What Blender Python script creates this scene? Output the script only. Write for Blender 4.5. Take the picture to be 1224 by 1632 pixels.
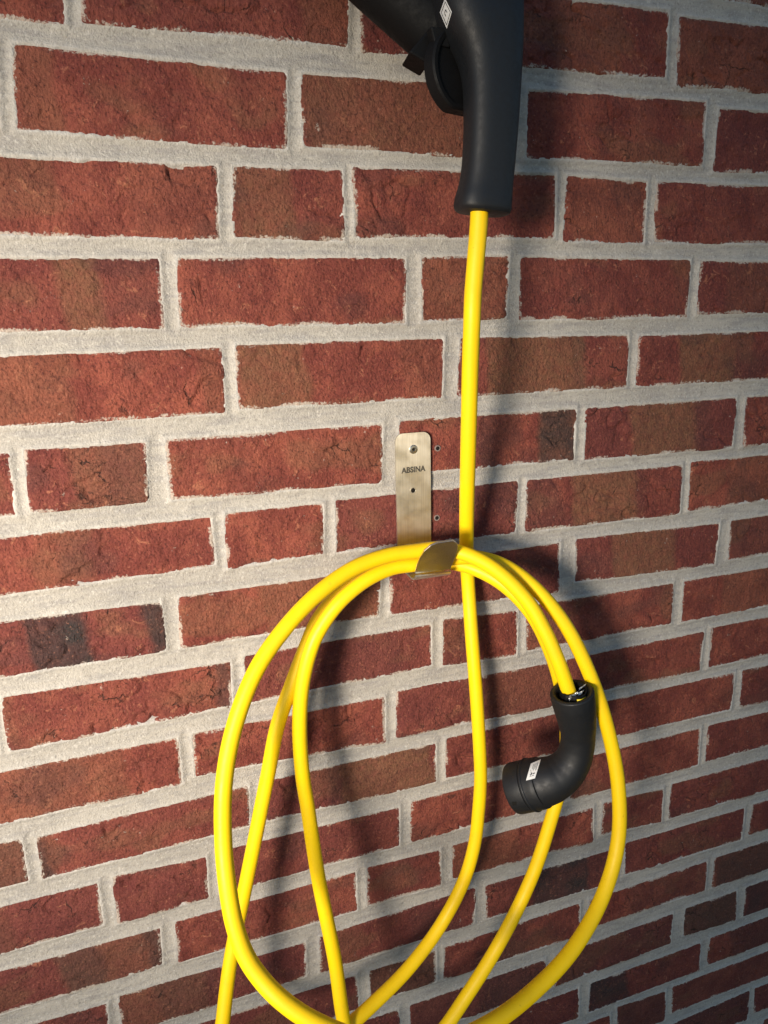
import bpy, bmesh, math
import numpy as np
from mathutils import Vector, Matrix

for o in list(bpy.data.objects):
    bpy.data.objects.remove(o, do_unlink=True)
SC = bpy.context.scene
COL = SC.collection

# ------------------------------------------------------------------ camera
CAM_LOC = (-0.24706, -0.65521, -0.25933)
CAM_ROWS = [[0.94811, -0.316874, -0.026031], [-0.108623, -0.245883, -0.963194], [0.298811, 0.916042, -0.267544]]   # right, down, forward
cam = bpy.data.cameras.new('camera')
cam.lens = 24.0; cam.sensor_width = 36.0; cam.sensor_fit = 'AUTO'
cam.clip_start = 0.01; cam.clip_end = 100.0
camo = bpy.data.objects.new('camera', cam); COL.objects.link(camo)
_r, _d, _f = [Vector(v) for v in CAM_ROWS]
_m = Matrix((_r, -_d, -_f)).transposed().to_4x4(); _m.translation = Vector(CAM_LOC)
camo.matrix_world = _m
SC.camera = camo

# ------------------------------------------------------------------ world and light
KEY_POS = Vector((-1.28, -1.38, -0.30))
KEY_AIM = Vector((-0.30, 0.0, -0.50))
W = bpy.data.worlds.new('World'); SC.world = W; W.use_nodes = True
wn = W.node_tree.nodes; wl = W.node_tree.links
bg = wn['Background']
sky = wn.new('ShaderNodeTexSky'); sky.sky_type = 'NISHITA'; sky.sun_disc = False
sky.sun_elevation = math.radians(12.0)
_h = (KEY_POS - KEY_AIM)
sky.sun_rotation = math.atan2(_h.x, _h.y)
sky.air_density = 1.0; sky.dust_density = 0.05; sky.ozone_density = 3.4
wl.new(sky.outputs[0], bg.inputs[0]); bg.inputs[1].default_value = 0.098

key = bpy.data.lights.new('low_warm_light', 'SPOT')
key.energy = 220.0; key.color = (1.0, 0.88, 0.735)
key.shadow_soft_size = 0.21; key.spot_size = math.radians(45); key.spot_blend = 1.0
keyo = bpy.data.objects.new('low_warm_light', key); COL.objects.link(keyo)
keyo.location = KEY_POS
keyo.rotation_euler = (KEY_AIM - KEY_POS).to_track_quat('-Z', 'Y').to_euler()

SC.view_settings.view_transform = 'Standard'; SC.view_settings.look = 'None'
SC.view_settings.gamma = 1.0; SC.view_settings.exposure = 0.5
SC.view_settings.use_curve_mapping = False
SC.cycles.max_bounces = 6
SC.cycles.use_denoising = True; SC.cycles.denoising_prefilter = 'ACCURATE'

# ------------------------------------------------------------------ measured data
# bricks: course, X of the corners (TL TR BR BL), Z of the corners, in 0.1 mm; kiln bands, darker lower-right bricks, one band partly painted cable shadow (x0, x1, 0 brown / 1 dark, amount)
BRICKS = [
(-1,[3266, 4901, 4954, 3264],[1026, 1026, 475, 492],[]),
(0,[-4833, -2757, -2828, -4904],[256, 256, -291, -296],[]),
(0,[-2623, -520, -568, -2690],[256, 256, -259, -270],[(-0.095, -0.051, 0, 0.5)]),
(0,[-400, 620, 620, -420],[261, 276, -276, -280],[]),
(0,[760, 2790, 2803, 755],[279, 316, -262, -276],[(0.148, 0.225, 0, 0.45)]),
(0,[2924, 5000, 5041, 2965],[279, 293, -296, -313],[(0.293, 0.505, 0, 0.35)]),
(1,[-5409, -3333, -3400, -5476],[-478, -474, -1054, -1048],[]),
(1,[-3205, -1114, -1152, -3269],[-471, -516, -1096, -1055],[(-0.326, -0.295, 0, 0.5)]),
(1,[-966, 1101, 1105, -977],[-510, -485, -1071, -1073],[(-0.099, 0.083, 0, 0.75)]),
(1,[1237, 3350, 3357, 1243],[-486, -455, -1048, -1065],[]),
(1,[3529, 5605, 5608, 3532],[-503, -495, -1066, -1103],[]),
(2,[-3837, -1761, -1802, -3878],[-1261, -1270, -1844, -1826],[(-0.253, -0.176, 0, 0.25)]),
(2,[-1612, -646, -660, -1648],[-1265, -1258, -1849, -1827],[(-0.164, -0.11, 0, 0.9)]),
(2,[-527, 1574, 1587, -537],[-1233, -1216, -1797, -1815],[]),
(2,[1713, 2680, 2686, 1692],[-1223, -1243, -1836, -1826],[(0.173, 0.273, 0, 0.3)]),
(2,[2815, 4890, 4907, 2832],[-1239, -1245, -1829, -1828],[]),
(3,[-4397, -2321, -2341, -4417],[-2014, -2017, -2581, -2580],[(-0.316, -0.282, 0, 1.0), (-0.287, -0.28, 1, 0.2)]),
(3,[-2154, -55, -66, -2185],[-2011, -2012, -2600, -2574],[]),
(3,[127, 1066, 1038, 127],[-2001, -1980, -2559, -2593],[(0.012, 0.108, 0, 0.6)]),
(3,[1216, 3321, 3336, 1214],[-1992, -2026, -2609, -2600],[]),
(3,[3468, 5544, 5567, 3491],[-2032, -2044, -2597, -2585],[(0.388, 0.453, 0, 0.4)]),
(4,[-3940, -1864, -1880, -3956],[-2793, -2787, -3364, -3355],[(-0.39, -0.317, 0, 0.55), (-0.206, -0.186, 0, 0.5)]),
(4,[-1720, 349, 326, -1733],[-2765, -2769, -3345, -3338],[(-0.174, -0.107, 0, 1.0), (-0.011, 0.035, 0, 0.35)]),
(4,[536, 2574, 2578, 510],[-2775, -2806, -3363, -3343],[(0.083, 0.205, 0, 1.25), (0.189, 0.207, 1, 0.25)]),
(4,[2717, 4793, 4797, 2721],[-2824, -2822, -3376, -3356],[(0.331, 0.409, 0, 1.1), (0.404, 0.423, 1, 0.3)]),
(5,[-5813, -3737, -3756, -5832],[-3594, -3606, -4144, -4137],[]),
(5,[-3602, -2609, -2665, -3627],[-3589, -3597, -4135, -4124],[(-0.328, -0.262, 0, 0.7), (-0.302, -0.262, 1, 0.25)]),
(5,[-2422, -328, -365, -2436],[-3588, -3591, -4180, -4147],[(-0.245, -0.155, 0, 0.1)]),
(5,[-132, 1942, 1941, -143],[-3573, -3577, -4136, -4115],[(0.075, 0.097, 1, 0.5), (0.148, 0.197, 1, 0.8), (0.148, 0.201, 0, 0.9)]),  # first dark band is partly the cable's shadow, painted in
(5,[2097, 4182, 4206, 2091],[-3587, -3590, -4175, -4164],[(0.269, 0.365, 0, 1.1), (0.361, 0.386, 1, 0.3)]),
(5,[4346, 6422, 6452, 4376],[-3592, -3585, -4146, -4186],[]),
(6,[-4174, -2098, -2100, -4176],[-4353, -4365, -4840, -4879],[]),
(6,[-1954, -979, -1019, -1971],[-4349, -4348, -4867, -4897],[]),
(6,[-847, 1228, 1213, -859],[-4330, -4336, -4917, -4881],[]),
(6,[1370, 3469, 3498, 1349],[-4343, -4353, -4955, -4927],[(0.195, 0.284, 0, 1.0), (0.28, 0.298, 1, 0.25)]),
(6,[3606, 5682, 5704, 3628],[-4335, -4347, -4915, -4929],[(0.42, 0.598, 0, 0.5)]),
(7,[-4724, -2648, -2655, -4731],[-5132, -5164, -5666, -5668],[(-0.386, -0.333, 1, 1.0), (-0.28, -0.259, 1, 0.9)]),
(7,[-2464, -393, -437, -2493],[-5141, -5141, -5665, -5669],[(-0.166, -0.037, 0, 0.8)]),
(7,[-279, 1810, 1822, -278],[-5136, -5128, -5726, -5670],[]),
(7,[2038, 4144, 4134, 2051],[-5111, -5169, -5708, -5641],[(0.255, 0.347, 0, 1.0)]),
(7,[4332, 6408, 6429, 4353],[-5158, -5134, -5686, -5679],[(0.437, 0.504, 1, 0.3)]),
(8,[-6295, -4219, -4256, -6332],[-5884, -5890, -6453, -6445],[]),
(8,[-4130, -2040, -2062, -4149],[-5889, -5923, -6412, -6452],[(-0.22, -0.203, 1, 0.7), (-0.417, -0.404, 0, 0.5)]),
(8,[-1890, 187, 183, -1900],[-5887, -5884, -6383, -6418],[(-0.117, -0.017, 1, 0.15)]),
(8,[348, 1274, 1282, 339],[-5850, -5895, -6464, -6414],[]),
(8,[1414, 3493, 3511, 1416],[-5862, -5889, -6429, -6431],[]),
(8,[3678, 5754, 5777, 3701],[-5883, -5904, -6438, -6444],[(0.431, 0.516, 0, 0.5)]),
(9,[-4721, -2645, -2650, -4725],[-6667, -6672, -7207, -7216],[(-0.459, -0.315, 0, 0.6)]),
(9,[-2488, -386, -401, -2503],[-6664, -6681, -7246, -7153],[]),
(9,[-234, 1815, 1817, -247],[-6649, -6675, -7266, -7217],[(0.06, 0.188, 0, 0.5)]),
(9,[1992, 4081, 4065, 2002],[-6667, -6663, -7213, -7199],[]),
(9,[4201, 6277, 6307, 4231],[-6629, -6634, -7215, -7199],[]),
(10,[-6301, -4225, -4225, -6301],[-7438, -7450, -7945, -7956],[(-0.498, -0.416, 0, 0.8), (-0.498, -0.416, 1, 0.4)]),
(10,[-4070, -1979, -2012, -4083],[-7475, -7432, -7928, -7961],[(-0.413, -0.399, 1, 0.7)]),
(10,[-1822, 231, 227, -1816],[-7426, -7432, -7952, -7918],[(-0.097, 0.02, 0, 1.2), (-0.111, -0.093, 1, 0.4)]),
(10,[368, 2430, 2440, 375],[-7396, -7403, -7957, -7938],[]),
(10,[2608, 4695, 4697, 2644],[-7383, -7386, -7953, -7916],[]),
(10,[4838, 6913, 6939, 4864],[-7385, -7404, -7975, -7950],[]),
(11,[-5682, -3606, -3618, -5694],[-8176, -8189, -8719, -8726],[(-0.511, -0.444, 0, 0.4)]),
(11,[-3442, -2499, -2520, -3472],[-8155, -8212, -8730, -8755],[]),
(11,[-2347, -245, -256, -2360],[-8176, -8195, -8732, -8715],[]),
(11,[-76, 1990, 2000, -85],[-8162, -8154, -8730, -8720],[]),
(11,[2140, 4209, 4226, 2150],[-8155, -8141, -8730, -8734],[]),
(11,[4349, 6425, 6430, 4354],[-8134, -8174, -8734, -8701],[]),
(12,[-5139, -3063, -3098, -5174],[-8958, -8980, -9456, -9496],[(-0.411, -0.367, 1, 0.5), (-0.411, -0.305, 0, 0.7), (-0.322, -0.304, 1, 0.7)]),
(12,[-2888, -813, -826, -2917],[-8956, -8951, -9507, -9503],[]),
(12,[-663, 280, 286, -681],[-8935, -8972, -9502, -9481],[]),
(12,[459, 2514, 2548, 460],[-8961, -8981, -9508, -9456],[(0.046, 0.143, 0, 0.5)]),
(12,[2680, 3661, 3683, 2686],[-8947, -8983, -9520, -9457],[]),
(12,[3807, 5883, 5888, 3812],[-8950, -8962, -9516, -9515],[]),
(13,[-5791, -3715, -3756, -5832],[-9733, -9784, -10270, -10266],[]),
(13,[-3578, -1481, -1503, -3594],[-9733, -9764, -10267, -10266],[(-0.361, -0.265, 0, 0.7), (-0.32, -0.251, 1, 0.3)]),
(13,[-1295, 762, 759, -1307],[-9747, -9710, -10268, -10276],[(-0.016, 0.027, 1, 0.2)]),
(13,[952, 2944, 2987, 952],[-9734, -9775, -10336, -10265],[(0.162, 0.253, 1, 0.95)]),
(13,[3107, 5215, 5236, 3130],[-9730, -9741, -10299, -10263],[]),
(13,[5355, 7431, 7451, 5375],[-9725, -9739, -10283, -10260],[]),
(14,[-5059, -3172, -3215, -5129],[-10484, -10484, -11036, -11036],[]),
(14,[-3012, -873, -869, -3047],[-10484, -10518, -11055, -11036],[]),
(14,[-683, 211, 217, -683],[-10523, -10531, -11039, -11029],[(-0.073, 0.026, 0, 0.9), (-0.073, 0.026, 1, 0.5)]),
(14,[344, 2399, 2422, 334],[-10530, -10529, -11089, -11043],[]),
(14,[2553, 4613, 4632, 2573],[-10527, -10516, -11042, -11010],[(0.321, 0.465, 1, 0.3)]),
(14,[4752, 6828, 6850, 4774],[-10503, -10501, -11043, -11043],[(0.479, 0.59, 1, 0.6), (0.479, 0.59, 0, 0.6)]),
(15,[-4244, -2510, -2541, -4303],[-11294, -11274, -11821, -11846],[]),
(15,[-2350, -329, -332, -2377],[-11266, -11317, -11846, -11806],[]),
(15,[-152, 1871, 1895, -144],[-11305, -11334, -11886, -11846],[(0.082, 0.19, 1, 0.6), (-0.016, 0.101, 1, 0.3)]),
(15,[2053, 4067, 4079, 2058],[-11322, -11305, -11857, -11862],[(0.207, 0.41, 1, 0.3)]),
(15,[4308, 5279, 5334, 4330],[-11284, -11284, -11852, -11793],[(0.43, 0.534, 0, 0.9), (0.43, 0.534, 1, 0.6)]),
(15,[5463, 7539, 7573, 5497],[-11274, -11286, -11846, -11848],[(0.551, 0.642, 1, 0.7)]),
(16,[-1669, 257, 264, -1686],[-12064, -12064, -12616, -12616],[]),
(16,[406, 2469, 2504, 416],[-12064, -12089, -12656, -12616],[]),
(16,[2673, 4675, 4715, 2675],[-12088, -12080, -12622, -12633],[(0.266, 0.335, 1, 0.9)]),
(16,[4866, 6942, 6973, 4897],[-12053, -12050, -12592, -12592],[(0.531, 0.615, 1, 0.5)]),
(17,[993, 3068, 3096, 1020],[-12834, -12863, -13386, -13386],[]),
(17,[3196, 4096, 4136, 3245],[-12755, -12817, -13426, -13386],[(0.322, 0.414, 1, 0.5)]),
(17,[4236, 6361, 6409, 4280],[-12785, -12794, -13346, -13319],[(0.426, 0.641, 1, 0.25)]),
(18,[1675, 3586, 3624, 1695],[-13604, -13604, -14156, -14156],[]),
(18,[3776, 5852, 5915, 3839],[-13604, -13524, -14171, -14156],[(0.375, 0.59, 1, 0.45)]),
(18,[5981, 8057, 8122, 6046],[-13524, -13564, -14116, -14076],[]),]
CABLE = [(0.0232, -0.103, -0.1556), (0.0227, -0.103, -0.1794), (0.0204, -0.102, -0.2126), (0.0188, -0.101, -0.2372), (0.0188, -0.099, -0.2625), (0.0205, -0.093, -0.2973), (0.0251, -0.081, -0.3545), (0.0329, -0.062, -0.42), (0.0429, -0.04, -0.472), (0.0524, -0.021, -0.5106), (0.0554, -0.019, -0.5409), (0.0549, -0.03, -0.5967), (0.0561, -0.04, -0.6606), (0.0587, -0.045, -0.7287), (0.0594, -0.047, -0.7665), (0.0565, -0.049, -0.8068), (0.0499, -0.052, -0.8521), (0.0338, -0.056, -0.8971), (-0.0006, -0.065, -0.9411), (-0.0441, -0.08, -0.9673), (-0.0884, -0.095, -0.9803), (-0.1321, -0.11, -0.9862), (-0.1846, -0.115, -0.9972), (-0.2327, -0.11, -0.9986), (-0.258, -0.1, -0.9741), (-0.2508, -0.088, -0.9449), (-0.2363, -0.072, -0.8882), (-0.2142, -0.06, -0.816), (-0.1989, -0.056, -0.7612), (-0.1811, -0.053, -0.6949), (-0.1671, -0.052, -0.6412), (-0.1497, -0.05, -0.6006), (-0.1319, -0.048, -0.5619), (-0.1208, -0.046, -0.5418), (-0.1031, -0.042, -0.5236), (-0.0778, -0.037, -0.51), (-0.0468, -0.032, -0.5021), (-0.0153, -0.03, -0.4997), (0.0163, -0.03, -0.5027), (0.0459, -0.044, -0.5084), (0.0712, -0.066, -0.5223), (0.0941, -0.085, -0.5499), (0.1162, -0.092, -0.5969), (0.1361, -0.088, -0.6549), (0.1465, -0.084, -0.7144), (0.1433, -0.084, -0.7625), (0.1311, -0.086, -0.8081), (0.1056, -0.092, -0.8749), (0.0631, -0.102, -0.9396), (0.0124, -0.115, -0.99), (-0.0339, -0.125, -1.0265), (-0.0836, -0.13, -1.0382), (-0.1188, -0.125, -1.0148), (-0.129, -0.115, -0.9787), (-0.1332, -0.098, -0.9001), (-0.1417, -0.08, -0.8092), (-0.1457, -0.067, -0.7322), (-0.1481, -0.064, -0.6958), (-0.1473, -0.061, -0.6446), (-0.1415, -0.06, -0.597), (-0.1286, -0.06, -0.5556), (-0.1161, -0.059, -0.5358), (-0.0987, -0.058, -0.5174), (-0.0719, -0.053, -0.5024), (-0.0417, -0.047, -0.4957), (-0.0141, -0.045, -0.4962), (0.0109, -0.043, -0.4962), (0.0434, -0.052, -0.4943), (0.0707, -0.066, -0.5017), (0.0986, -0.082, -0.524), (0.1273, -0.098, -0.564), (0.1513, -0.112, -0.6191), (0.1677, -0.125, -0.6784), (0.1746, -0.14, -0.7392), (0.1679, -0.155, -0.7968), (0.1408, -0.172, -0.8415), (0.0915, -0.195, -0.8692), (0.0337, -0.215, -0.8795), (-0.0263, -0.235, -0.872), (-0.0821, -0.245, -0.8586), (-0.1362, -0.24, -0.8362), (-0.1815, -0.225, -0.8102), (-0.2035, -0.212, -0.7935), (-0.2167, -0.2, -0.7804), (-0.2264, -0.19, -0.7637), (-0.2322, -0.18, -0.7416), (-0.2343, -0.17, -0.7188), (-0.2336, -0.152, -0.6778), (-0.2267, -0.136, -0.6291), (-0.2119, -0.12, -0.5875), (-0.1883, -0.104, -0.5492), (-0.1588, -0.09, -0.5214), (-0.1237, -0.076, -0.4988), (-0.085, -0.063, -0.4841), (-0.0473, -0.055, -0.4791), (-0.0165, -0.052, -0.4796), (0.0097, -0.054, -0.4804), (0.0343, -0.068, -0.4866), (0.0587, -0.082, -0.5026), (0.082, -0.096, -0.5298), (0.0975, -0.108, -0.5614), (0.1093, -0.117, -0.5941), (0.1186, -0.122, -0.6238), (0.1239, -0.122, -0.6393)]
HANDLE = [((0.0053, -0.103, -0.1726), (0.0473, -0.103, -0.1761)), ((0.0031, -0.103, -0.1698), (0.0484, -0.103, -0.1736)), ((0.0034, -0.103, -0.1637), (0.0488, -0.103, -0.1678)), ((0.0069, -0.103, -0.1524), (0.0497, -0.103, -0.1548)), ((0.0096, -0.103, -0.1375), (0.0515, -0.103, -0.1367)), ((0.0111, -0.103, -0.1075), (0.0536, -0.103, -0.1079)), ((0.0102, -0.102, -0.0765), (0.0555, -0.102, -0.0759)), ((0.0063, -0.1, -0.0598), (0.0571, -0.1, -0.0531)), ((-0.0009, -0.097, -0.0467), (0.0582, -0.097, -0.0346)), ((-0.006, -0.093, -0.034), (0.0593, -0.093, -0.0158)), ((-0.0085, -0.088, -0.0186), (0.0587, -0.088, 0.0052)), ((-0.0106, -0.082, -0.002), (0.0503, -0.082, 0.0277)), ((-0.0174, -0.076, 0.0129), (0.034, -0.076, 0.0449)), ((-0.0294, -0.07, 0.0255), (0.01, -0.07, 0.0568))]
PLUG = [((0.1237, -0.122, -0.6291), 0.0222), ((0.1256, -0.122, -0.6375), 0.022), ((0.1293, -0.121, -0.6505), 0.0212), ((0.1331, -0.12, -0.666), 0.0196), ((0.1358, -0.119, -0.6822), 0.0179), ((0.1359, -0.1185, -0.6977), 0.0178), ((0.1328, -0.118, -0.7118), 0.0187), ((0.1271, -0.117, -0.7219), 0.0202), ((0.1195, -0.115, -0.7299), 0.022), ((0.1104, -0.1115, -0.7362), 0.0242), ((0.1017, -0.106, -0.7417), 0.0261)]
HEAD_AXIS = [(0.0999, -0.104, -0.7435), (0.0823, -0.087, -0.7573)]
NECK = [(0.0208, -0.058, -0.0387), (-0.0421, -0.045, 0.0105), (-0.0792, -0.034, 0.043), (-0.1018, -0.028, 0.0621)]
BLOCK = [(-0.0276, -0.078, -0.0541), (-0.0103, -0.078, -0.0362), (-0.0051, -0.078, -0.0523), (-0.0111, -0.078, -0.0611)]
LIP = [(-0.0208, -0.056, -0.5019), (-0.0217, -0.0649, -0.4891), (-0.0213, -0.0711, -0.4806), (-0.0194, -0.0778, -0.4717), (-0.0151, -0.0834, -0.4649), (-0.0092, -0.0862, -0.462), (0.0061, -0.0883, -0.4611), (0.0105, -0.0865, -0.4641), (0.0138, -0.0828, -0.4694), (0.0151, -0.0785, -0.4754), (0.0157, -0.0698, -0.4874), (0.0155, -0.0603, -0.5009)]
STICKER = [(-0.015, -0.12, -0.0323), (-0.0095, -0.12, -0.0404), (-0.0136, -0.12, -0.0516), (-0.0191, -0.12, -0.0417)]
PLUG_STICKER = [(0.0885, -0.125, -0.6968), (0.0824, -0.125, -0.7182), (0.0719, -0.125, -0.7181), (0.0769, -0.125, -0.6991)]
PLUG_SPOT = [(0.056, -0.125, -0.7395), (0.0618, -0.125, -0.7408), (0.062, -0.125, -0.7454), (0.0572, -0.125, -0.7445)]

# ------------------------------------------------------------------ numpy noise
def _hash(ix, iy, seed):
    h = (ix.astype(np.int64) * 374761393 + iy.astype(np.int64) * 668265263 + seed * 982451653) & 0x7fffffff
    h = ((h ^ (h >> 13)) * 1274126177) & 0x7fffffff
    h = ((h ^ (h >> 16)) * 2246822519) & 0x7fffffff
    return ((h ^ (h >> 15)) & 0xffff) / 65535.0

def vnoise(x, y, seed=0):
    ix = np.floor(x); iy = np.floor(y); fx = x - ix; fy = y - iy
    fx = fx * fx * fx * (fx * (fx * 6 - 15) + 10); fy = fy * fy * fy * (fy * (fy * 6 - 15) + 10)
    a = _hash(ix, iy, seed); b = _hash(ix + 1, iy, seed); c = _hash(ix, iy + 1, seed); d = _hash(ix + 1, iy + 1, seed)
    return (a + (b - a) * fx) * (1 - fy) + (c + (d - c) * fx) * fy

def fbm(x, y, seed=0, octv=3, gain=0.5):
    s = 0.0; a = 1.0; t = 0.0
    for i in range(octv):
        s = s + a * vnoise(x * 2 ** i + 17.3 * i, y * 2 ** i - 9.1 * i, seed + i * 31); t += a; a *= gain
    return s / t * 2 - 1

def sstep(a, b, x):
    t = np.clip((x - a) / (b - a), 0, 1); return t * t * (3 - 2 * t)

# ------------------------------------------------------------------ object helpers
def link(name, me, mat=None, parent=None, smooth=True):
    me.name = name
    if mat: me.materials.append(mat)
    if smooth:
        me.polygons.foreach_set('use_smooth', np.ones(len(me.polygons), dtype=bool))
    o = bpy.data.objects.new(name, me); COL.objects.link(o)
    if parent: o.parent = parent
    return o

def thing(name, label, cat, loc=(0, 0, 0)):
    o = bpy.data.objects.new(name, None); COL.objects.link(o); o.empty_display_size = 0.05
    o['label'] = label; o['category'] = cat
    return o

def grid_mesh(name, V, F, attrs):
    me = bpy.data.meshes.new(name)
    me.vertices.add(len(V)); me.vertices.foreach_set('co', V.astype(np.float32).ravel())
    me.loops.add(F.size); me.loops.foreach_set('vertex_index', F.astype(np.int32).ravel())
    me.polygons.add(len(F)); me.polygons.foreach_set('loop_start', np.arange(0, F.size, 4, dtype=np.int32))
    me.polygons.foreach_set('loop_total', np.full(len(F), 4, dtype=np.int32))
    me.update(calc_edges=True)
    for k, a in attrs.items():
        at = me.attributes.new(k, 'FLOAT_COLOR', 'POINT')
        c = np.ones((len(V), 4), dtype=np.float32); c[:, :a.shape[1]] = a
        at.data.foreach_set('color', c.ravel())
    return me

# ------------------------------------------------------------------ materials
def new_mat(name):
    m = bpy.data.materials.new(name); m.use_nodes = True
    nt = m.node_tree; return m, nt, nt.nodes, nt.links, nt.nodes['Principled BSDF']

class NB:
    def __init__(s, nt): s.nt = nt
    def n(s, t, **kw):
        x = s.nt.nodes.new(t)
        for k, v in kw.items(): setattr(x, k, v)
        return x
    def l(s, a, b): s.nt.links.new(a, b)
    def math(s, op, a, b=None, clamp=False):
        x = s.n('ShaderNodeMath', operation=op); x.use_clamp = clamp
        for i, v in enumerate((a, b)):
            if v is None: continue
            if isinstance(v, (int, float)): x.inputs[i].default_value = v
            else: s.l(v, x.inputs[i])
        return x.outputs[0]
    def mix(s, f, a, b, bt='MIX'):
        x = s.n('ShaderNodeMix', data_type='RGBA', blend_type=bt); x.clamp_factor = True
        for i, v in ((0, f), (6, a), (7, b)):
            if isinstance(v, (int, float)): x.inputs[i].default_value = v
            elif isinstance(v, tuple): x.inputs[i].default_value = (*v, 1)
            else: s.l(v, x.inputs[i])
        return x.outputs[2]
    def noise(s, vec, scale, detail=3, rough=0.55, dist=0.0):
        x = s.n('ShaderNodeTexNoise'); x.inputs['Scale'].default_value = scale
        x.inputs['Detail'].default_value = detail; x.inputs['Roughness'].default_value = rough
        x.inputs['Distortion'].default_value = dist
        if vec is not None: s.l(vec, x.inputs['Vector'])
        return x.outputs['Fac']
    def ramp(s, f, a, b, c0=0.0, c1=1.0):
        x = s.n('ShaderNodeMapRange', interpolation_type='SMOOTHSTEP'); s.l(f, x.inputs[0])
        x.inputs[1].default_value = a; x.inputs[2].default_value = b; x.inputs[3].default_value = c0; x.inputs[4].default_value = c1
        return x.outputs[0]

def brick_material():
    m, nt, N, L, bs = new_mat('fired_clay'); b = NB(nt)
    tc = b.n('ShaderNodeTexCoord'); oi = b.n('ShaderNodeObjectInfo')
    off = b.n('ShaderNodeVectorMath', operation='ADD'); cm = b.n('ShaderNodeCombineXYZ')
    b.l(b.math('MULTIPLY', oi.outputs['Random'], 37.0), cm.inputs[1])
    b.l(tc.outputs['Object'], off.inputs[0]); b.l(cm.outputs[0], off.inputs[1]); v = off.outputs[0]
    a = b.n('ShaderNodeAttribute', attribute_name='tint'); sp = b.n('ShaderNodeSeparateColor'); b.l(a.outputs['Color'], sp.inputs[0])
    brown, dark, smear = sp.outputs[0], sp.outputs[1], sp.outputs[2]
    n1 = b.noise(v, 28, 4, 0.6); n2 = b.noise(v, 130, 4, 0.65); n3 = b.noise(v, 420, 3, 0.6); n4 = b.noise(v, 60, 5, 0.7, 1.2)
    c = b.mix(b.ramp(n1, 0.38, 0.64), (0.168, 0.038, 0.026), (0.292, 0.080, 0.048))
    c = b.mix(b.ramp(n2, 0.25, 0.75, 0, 0.55), c, (0.200, 0.044, 0.034))
    # each brick fired a little differently
    c = b.mix(b.ramp(oi.outputs['Random'], 0, 1, 0.0, 0.65), c, (0.125, 0.030, 0.029))
    c = b.mix(b.math('MULTIPLY', b.ramp(n4, 0.61, 0.66), 0.6), c, (0.40, 0.150, 0.085))
    bro = b.math('MULTIPLY', brown, b.ramp(n2, 0.2, 0.7, 0.45, 1.0), True)
    c = b.mix(b.math('MULTIPLY', bro, 0.85), c, (0.185, 0.088, 0.045))
    c = b.mix(b.math('MULTIPLY', dark, 1.0, True), c, (0.036, 0.028, 0.027))
    c = b.mix(b.ramp(n3, 0.52, 0.72, 0, 0.75), c, (0.050, 0.014, 0.012))
    c = b.mix(b.ramp(n3, 0.24, 0.44, 0.5, 0), c, (0.42, 0.165, 0.10))
    # drying cracks, their shade painted in as dark lines
    dv = b.n('ShaderNodeVectorMath', operation='ADD'); b.l(v, dv.inputs[0])
    dn = b.n('ShaderNodeTexNoise'); dn.inputs['Scale'].default_value = 70; dn.inputs['Detail'].default_value = 4; b.l(v, dn.inputs['Vector'])
    ds = b.n('ShaderNodeVectorMath', operation='SCALE'); ds.inputs['Scale'].default_value = 0.022; b.l(dn.outputs['Color'], ds.inputs[0]); b.l(ds.outputs[0], dv.inputs[1])
    vo = b.n('ShaderNodeTexVoronoi', feature='DISTANCE_TO_EDGE'); vo.inputs['Scale'].default_value = 42; b.l(dv.outputs[0], vo.inputs['Vector'])
    ck = b.math('MULTIPLY', b.ramp(vo.outputs['Distance'], 0.008, 0.045, 1, 0), b.math('MULTIPLY', a.outputs['Alpha'], b.math('MULTIPLY', b.ramp(n1, 0.45, 0.62), b.ramp(n4, 0.40, 0.60))))
    c = b.mix(b.math('MULTIPLY', ck, 0.85), c, (0.022, 0.012, 0.010))
    # cement and lime: smeared along the edges, and small flecks
    fl = b.noise(v, 95, 5, 0.75); flm = b.ramp(fl, 0.67, 0.71)
    rag = b.noise(v, 330, 4, 0.7)
    sm = b.ramp(b.math('ADD', smear, b.math('MULTIPLY', b.math('SUBTRACT', rag, 0.5), 1.5)), 0.50, 0.74)
    c = b.mix(b.math('MAXIMUM', b.math('MULTIPLY', sm, 0.85), b.math('MULTIPLY', flm, 0.6)), c, (0.52, 0.45, 0.38))
    L.new(c, bs.inputs['Base Color'])
    bs.inputs['Roughness'].default_value = 0.86; bs.inputs['Specular IOR Level'].default_value = 0.35
    st = b.n('ShaderNodeMapping'); st.inputs['Scale'].default_value = (1.0, 1.0, 0.8); b.l(v, st.inputs[0])
    g = b.noise(st.outputs[0], 520, 4, 0.7); gv = b.n('ShaderNodeTexVoronoi'); gv.inputs['Scale'].default_value = 330; b.l(st.outputs[0], gv.inputs['Vector'])
    bu = b.n('ShaderNodeBump'); bu.inputs['Strength'].default_value = 1.0; bu.inputs['Distance'].default_value = 0.0026
    b.l(b.math('SUBTRACT', b.math('ADD', g, b.math('MULTIPLY', gv.outputs['Distance'], 0.35)), b.math('MULTIPLY', ck, 0.6)), bu.inputs['Height']); b.l(bu.outputs[0], bs.inputs['Normal'])
    return m

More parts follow.
